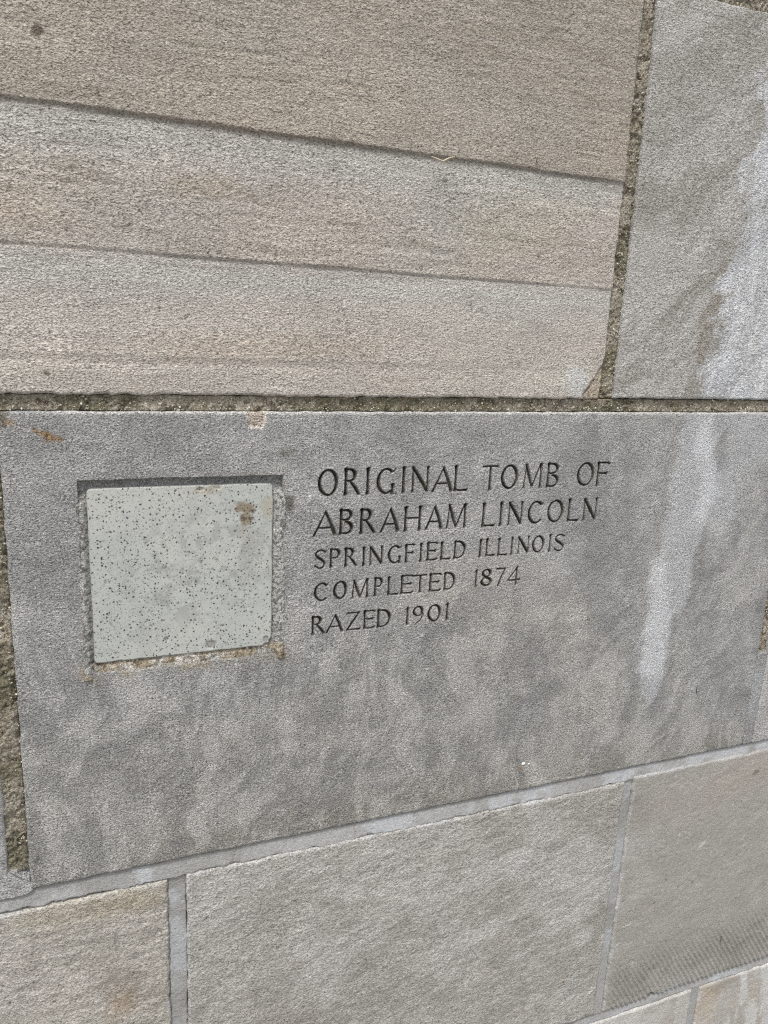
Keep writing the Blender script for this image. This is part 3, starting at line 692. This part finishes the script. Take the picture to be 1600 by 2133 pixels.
# blocks seen only as slivers, and those just beyond the picture, so the wall goes on
def plain(x0, x1, z0, z1, col0, seed, st=9, lab=None, fx=None, fz=None, m=M_upper):
    def h(X, Z): return relief(X, Z, seed, .6) + .3
    def c(X, Z): return mix(mix(flat(X, col0), np.array(col0) * .75, sstep(.45, .7, fbm(X, Z, 70, seed + 1, 4)) * .8), np.array(col0) * 1.25, sstep(.5, .7, fbm(X, Z, 50, seed + 2, 4)) * .6)
    kw = {'label': lab} if lab else {}
    return sheet('stone', fx if fx is not None else spaced(x0, (x1, st)), fz if fz is not None else spaced(z0, (z1, st)), h, c, m, wall, wobble=1.2, seed=seed, **kw)
plain(0, 0, 0, 0, (.32, .32, .315), 501, lab='grey limestone block left of the inscribed block', fx=spaced(-640, (-95, 9), (-68, 1.3)), fz=spaced(-474, (-330, 1.6), (-73.6, 4)))
plain(0, 0, 0, 0, (.34, .335, .33), 502, lab='pale grey limestone block right of the inscribed block', fx=spaced(746.2, (800, 1.4), (1180, 9)), fz=spaced(-474, (-340, 1.4), (-73.6, 3)))
plain(-420, 300, 306, 640, (.33, .31, .28), 503)
plain(315, 1180, 306, 640, (.31, .30, .285), 504)
plain(-1100, -435, -60.7, 292, (.34, .32, .29), 505)
plain(-1100, -655, -474, -73.6, (.31, .30, .29), 506)
plain(-1100, -435, -812, -492, (.36, .33, .28), 507)
plain(-640, 58, -1100, -826, (.36, .34, .30), 508)
plain(1195, 1900, -59.8, 292, (.33, .32, .30), 509)
plain(1195, 1900, -474, -73.6, (.31, .31, .30), 510)
plain(1195, 1900, -812, -487, (.35, .32, .28), 511)
# mortar core behind all the joints
bx = np.array([(-1300, -14.2, -1549), (2100, -14.2, -1549), (2100, -14.2, 900), (-1300, -14.2, 900), (-1300, -300, -1549), (2100, -300, -1549), (2100, -300, 900), (-1300, -300, 900)], float)
core = make_mesh('mortar_core', world_pts(bx[:, 0], bx[:, 1], bx[:, 2]), [(0, 1, 2, 3), (5, 4, 7, 6), (4, 0, 3, 7), (1, 5, 6, 2), (3, 2, 6, 7), (4, 5, 1, 0)], np.tile((.17, .155, .13), (8, 1)), False)
link('mortar_core', core, M_old, wall)

# ------------------------------------------------------------------ the inset tile
TX0, TX1, TZ0, TZ1 = 4.3, 152.0, -278.4, -132.0
def tile():
    m, n, l, b = mat('speckled_tile', .42, .4)
    tc = n.new('ShaderNodeTexCoord')
    at = n.new('ShaderNodeAttribute'); at.attribute_name = 'tint'
    def noise(sc, det=2, rg=.5):
        k = n.new('ShaderNodeTexNoise'); k.inputs['Scale'].default_value = sc; k.inputs['Detail'].default_value = det; k.inputs['Roughness'].default_value = rg
        l.new(tc.outputs['Object'], k.inputs['Vector']); return k
    def spots(sc, r0, r1, keep, off):
        mp = n.new('ShaderNodeMapping'); mp.inputs['Location'].default_value = (off, off * .7, off * 1.3)
        add = n.new('ShaderNodeVectorMath'); add.operation = 'MULTIPLY_ADD'
        add.inputs[1].default_value = (.0021,) * 3
        l.new(noise(1100, 2).outputs['Color'], add.inputs[0]); l.new(tc.outputs['Object'], add.inputs[2])
        l.new(add.outputs[0], mp.inputs['Vector'])
        v = n.new('ShaderNodeTexVoronoi'); v.inputs['Scale'].default_value = sc; l.new(mp.outputs[0], v.inputs['Vector'])
        sp = n.new('ShaderNodeSeparateColor'); l.new(v.outputs['Color'], sp.inputs[0])
        rr = ramp(n, l, sp.outputs[0], keep, 1.0, 0.0, 1.0)         # only some cells carry a speck, of uneven size
        thr = math_n(n, l, 'ADD', math_n(n, l, 'MULTIPLY', rr, r1), r0)
        ins = math_n(n, l, 'SUBTRACT', thr, v.outputs['Distance'])
        k = ramp(n, l, ins, 0, .06, 0, 1)
        return math_n(n, l, 'MULTIPLY', k, math_n(n, l, 'GREATER_THAN', sp.outputs[0], keep))
    big = spots(400, .15, .22, .12, 0.0); small = spots(820, .16, .26, .05, 3.1); pale = spots(420, .2, .2, .6, 6.7)
    dens = ramp(n, l, noise(38, 4, .7).outputs['Fac'], .38, .62, .1, 1)
    sp = math_n(n, l, 'MAXIMUM', math_n(n, l, 'MULTIPLY', big, .93), math_n(n, l, 'MULTIPLY', math_n(n, l, 'MULTIPLY', small, .8), dens))
    sp = math_n(n, l, 'MAXIMUM', sp, math_n(n, l, 'MULTIPLY', pale, .16))
    mx = n.new('ShaderNodeMix'); mx.data_type = 'RGBA'
    l.new(sp, mx.inputs['Factor']); l.new(at.outputs['Color'], mx.inputs['A']); mx.inputs['B'].default_value = (.022, .023, .022, 1)
    l.new(mx.outputs['Result'], b.inputs['Base Color'])
    bp = n.new('ShaderNodeBump'); bp.inputs['Distance'].default_value = .00012; l.new(noise(500, 3).outputs['Fac'], bp.inputs['Height']); l.new(bp.outputs[0], b.inputs['Normal'])
    xs = spaced(TX0, (TX1, .55)); zs = spaced(TZ0, (TZ1, .55))
    def rd(X, Z):
        cx, cz, hx, hz, r = (TX0 + TX1) / 2, (TZ0 + TZ1) / 2, (TX1 - TX0) / 2 - .7, (TZ1 - TZ0) / 2 - .7, 3.2
        qx, qz = np.abs(X - cx) - hx + r, np.abs(Z - cz) - hz + r
        return r - np.hypot(np.maximum(qx, 0), np.maximum(qz, 0)) - np.minimum(np.maximum(qx, qz), 0) + (fbm(X, Z, 9, 600, 3) - .5) * .9 \
            - 2.2 * blob(X, Z, 150, -277, 6, 6, 45, .3, 3, .2)
    chips = [(99, -271.5, 4.4, 3.4), (62, -262.5, 2.2, 2.2), (105, -134.5, 3.0, 2.2), (91, -136, 3, 1.6), (146, -272, 2.5, 3)]
    def h(X, Z):
        v = -1.9 + (fbm(X, Z, 50, 601, 2) - .5) * .5 - .35 * specks(X, Z, 160, 907, .3, 1.1)
        for q in chips: v = v - .9 * blob(X, Z, *q, 0, .3, 7, .25)
        v = v - .45 * blob(X, Z, 126, -155, 10, 7, 0, .5, 4, .7) * fbm(X, Z, 2.5, 605, 2)
        q = rd(X, Z)
        v = v - .9 * np.clip(1 - q / 1.1, 0, 1) ** 2
        return v - 5.5 * (1 - sstep(-.15, .35, q))
    def c(X, Z):
        col = flat(X, (.455, .475, .455))
        col = mix(col, (.505, .51, .485), sstep(.45, .65, fbm(X, Z, 40, 610, 3)) * .7)
        col = mix(col, (.44, .46, .44), sstep(.50, .78, fbm(X, Z, 30, 611, 5)) * .45)
        col = mix(col, (.30, .31, .30), sstep(.46, .62, fbm(X, Z, 14, 612, 6, 1, .75)) * blob(X, Z, 88, -205, 62, 45, 30, .6, 6, .5) * .7)
        s = np.maximum(blob(X, Z, 126, -153, 9.5, 4.8, 0, .3, 14, .55, 5), blob(X, Z, 128, -162, 5, 6, 0, .4, 15, .6, 5))
        col = mix(col, (.25, .205, .14), s * .9); col = mix(col, (.07, .055, .04), s * sstep(.52, .66, fbm(X, Z, 3, 613, 3)) * .85)
        col = mix(col, (.36, .32, .24), blob(X, Z, 147, -153, 6, 9, 0, .5, 16, .5) * .55)
        col = mix(col, (.40, .36, .30), blob(X, Z, 128, -175, 5, 9, 0, .6, 17, .6) * .35)
        col = mix(col, (.36, .31, .22), blob(X, Z, 96, -137, 12, 3, 0, .6, 18, .8) * .6)
        for q in chips: col = mix(col, (.27, .27, .25), blob(X, Z, *q, 0, .3, 7, .25) * .75)
        vein = np.abs(grainy(X, Z, 25, 26, 620, 2.2, 22, 4) - .5)
        col = mix(col, (.36, .375, .355), (1 - sstep(0, .022, vein)) * .35 * sstep(.4, .6, fbm(X, Z, 40, 621, 2)))
        col = mix(col, (.62, .62, .60), specks(X, Z, 260, 622, .3, 1.0) * .5); col = mix(col, (.12, .115, .10), specks(X, Z, 160, 907, .3, 1.1) * .8)
        # scuffs low at the right
        sc = fbm((X + Z) * .7, (X - Z) * .12, 2.2, 615, 2)
        col = mix(col, (.42, .43, .40), blob(X, Z, 132, -212, 12, 26, -20, .6, 8, .6) * sstep(.5, .7, sc) * .6)
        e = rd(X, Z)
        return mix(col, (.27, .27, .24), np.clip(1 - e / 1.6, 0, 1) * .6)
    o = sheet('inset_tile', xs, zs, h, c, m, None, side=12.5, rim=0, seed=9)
    org = Vector(((TX0 + TX1) / 2000, .0125, EYE + TZ0 / 1000))
    o.data.transform(Matrix.Translation(-org)); o.location = org
    o['label'] = 'square pale greenish white tile with black specks, set in the recess beside the lettering'
    o['category'] = 'stone tile'
tile()

# ------------------------------------------------------------------ small things caught on the stone
def tube(name, pts, rads, col, label, cat, sides=7):
    """pts in wall millimetres (x, out, z)"""
    P = np.array(catmull([p for p in pts], 6)); R_ = np.interp(np.linspace(0, 1, len(P)), np.linspace(0, 1, len(rads)), rads)
    V = []; F = []
    for i, p in enumerate(P):
        t = P[min(i + 1, len(P) - 1)] - P[max(i - 1, 0)]; t /= np.linalg.norm(t)
        a = np.cross(t, (0, 1, 0)); a /= np.linalg.norm(a); b = np.cross(t, a)
        for k in range(sides):
            an = 2 * math.pi * k / sides; q = p + (a * math.cos(an) + b * math.sin(an)) * R_[i] * (1 + .15 * math.sin(i * 2.1 + k)); V.append(q)
    for i in range(len(P) - 1):
        for k in range(sides):
            F.append((i * sides + k, i * sides + (k + 1) % sides, (i + 1) * sides + (k + 1) % sides, (i + 1) * sides + k))
    V = np.array(V); org = V.mean(0)
    W = V - org
    me = make_mesh(name, np.stack([W[:, 0], -W[:, 1], W[:, 2]], -1) / 1000, F, np.tile(col, (len(V), 1)))
    o = link(name, me, M_grit, None, label=label, category=cat); o.location = (org[0] / 1000, -org[1] / 1000, EYE + org[2] / 1000); return o
def on(px_, py_, out=0.0):
    ray = np.array([_r, _d, _n]) @ np.array([px_ - 800, py_ - 1066.5, FPX]); k = (DIST * 1000 - out) / ray[2]
    return (ray[0] * k, out, -ray[1] * k)
tube('root_fibre', [on(*p) for p in [(899, 326, 5), (905, 328, 6.4), (912, 331, 7), (919, 334, 7), (924, 335, 7), (930, 332, 7.2), (938, 328.5, 7), (948, 326.5, 5.5)]],
     [.25, .5, .6, .6, .75, .6, .6, .3], (.58, .50, .38), 'pale root fibre bent along the ledge of the banded block', 'fibre')
tube('twig_bit', [on(1116, 340, 3), on(1118.5, 333, 5.5), on(1119.5, 325, 4)], [.2, .35, .15], (.10, .06, .04), 'tiny dark stalk sticking out above the ledge near the upright joint', 'stalk')
tube('twig_bit', [on(1453, 1428, .4), on(1451.5, 1437, 1.2), on(1451, 1446, .5)], [.3, .4, .2], (.06, .05, .04), 'tiny dark stalk stuck on the grey block below the pale stain', 'stalk')
tube('twig_bit', [on(1504, 1947, 1.5), on(1502, 1957, 2.4), on(1500, 1967, 1.4)], [.25, .4, .2], (.07, .06, .05), 'tiny dark stalk stuck on the comb-tooled block', 'stalk')
def dab(x, y, r, seed, label):
    X, Z = np.meshgrid(np.linspace(-1, 1, 9), np.linspace(-1, 1, 9)); c = on(x, y)
    q = np.hypot(X, Z) + (np.random.RandomState(seed).rand(*X.shape) - .5) * .2
    V = np.stack([X * r / 1000, -(np.clip(1 - q ** 2, -.8, 1)) * .0007, Z * r * .8 / 1000], -1).reshape(-1, 3)
    o = link('white_splash', make_mesh('white_splash', V, grid_faces(9, 9), np.tile((.78, .78, .76), (81, 1))), M_grit, None, label=label, category='splash')
    o.location = (c[0] / 1000, -.0006, EYE + c[2] / 1000)
dab(1090, 1590.5, 2.0, 1, 'larger of two white specks splashed near the foot of the grey inscribed block')
dab(1101, 1590.5, 1.1, 2, 'smaller of two white specks splashed near the foot of the grey inscribed block')
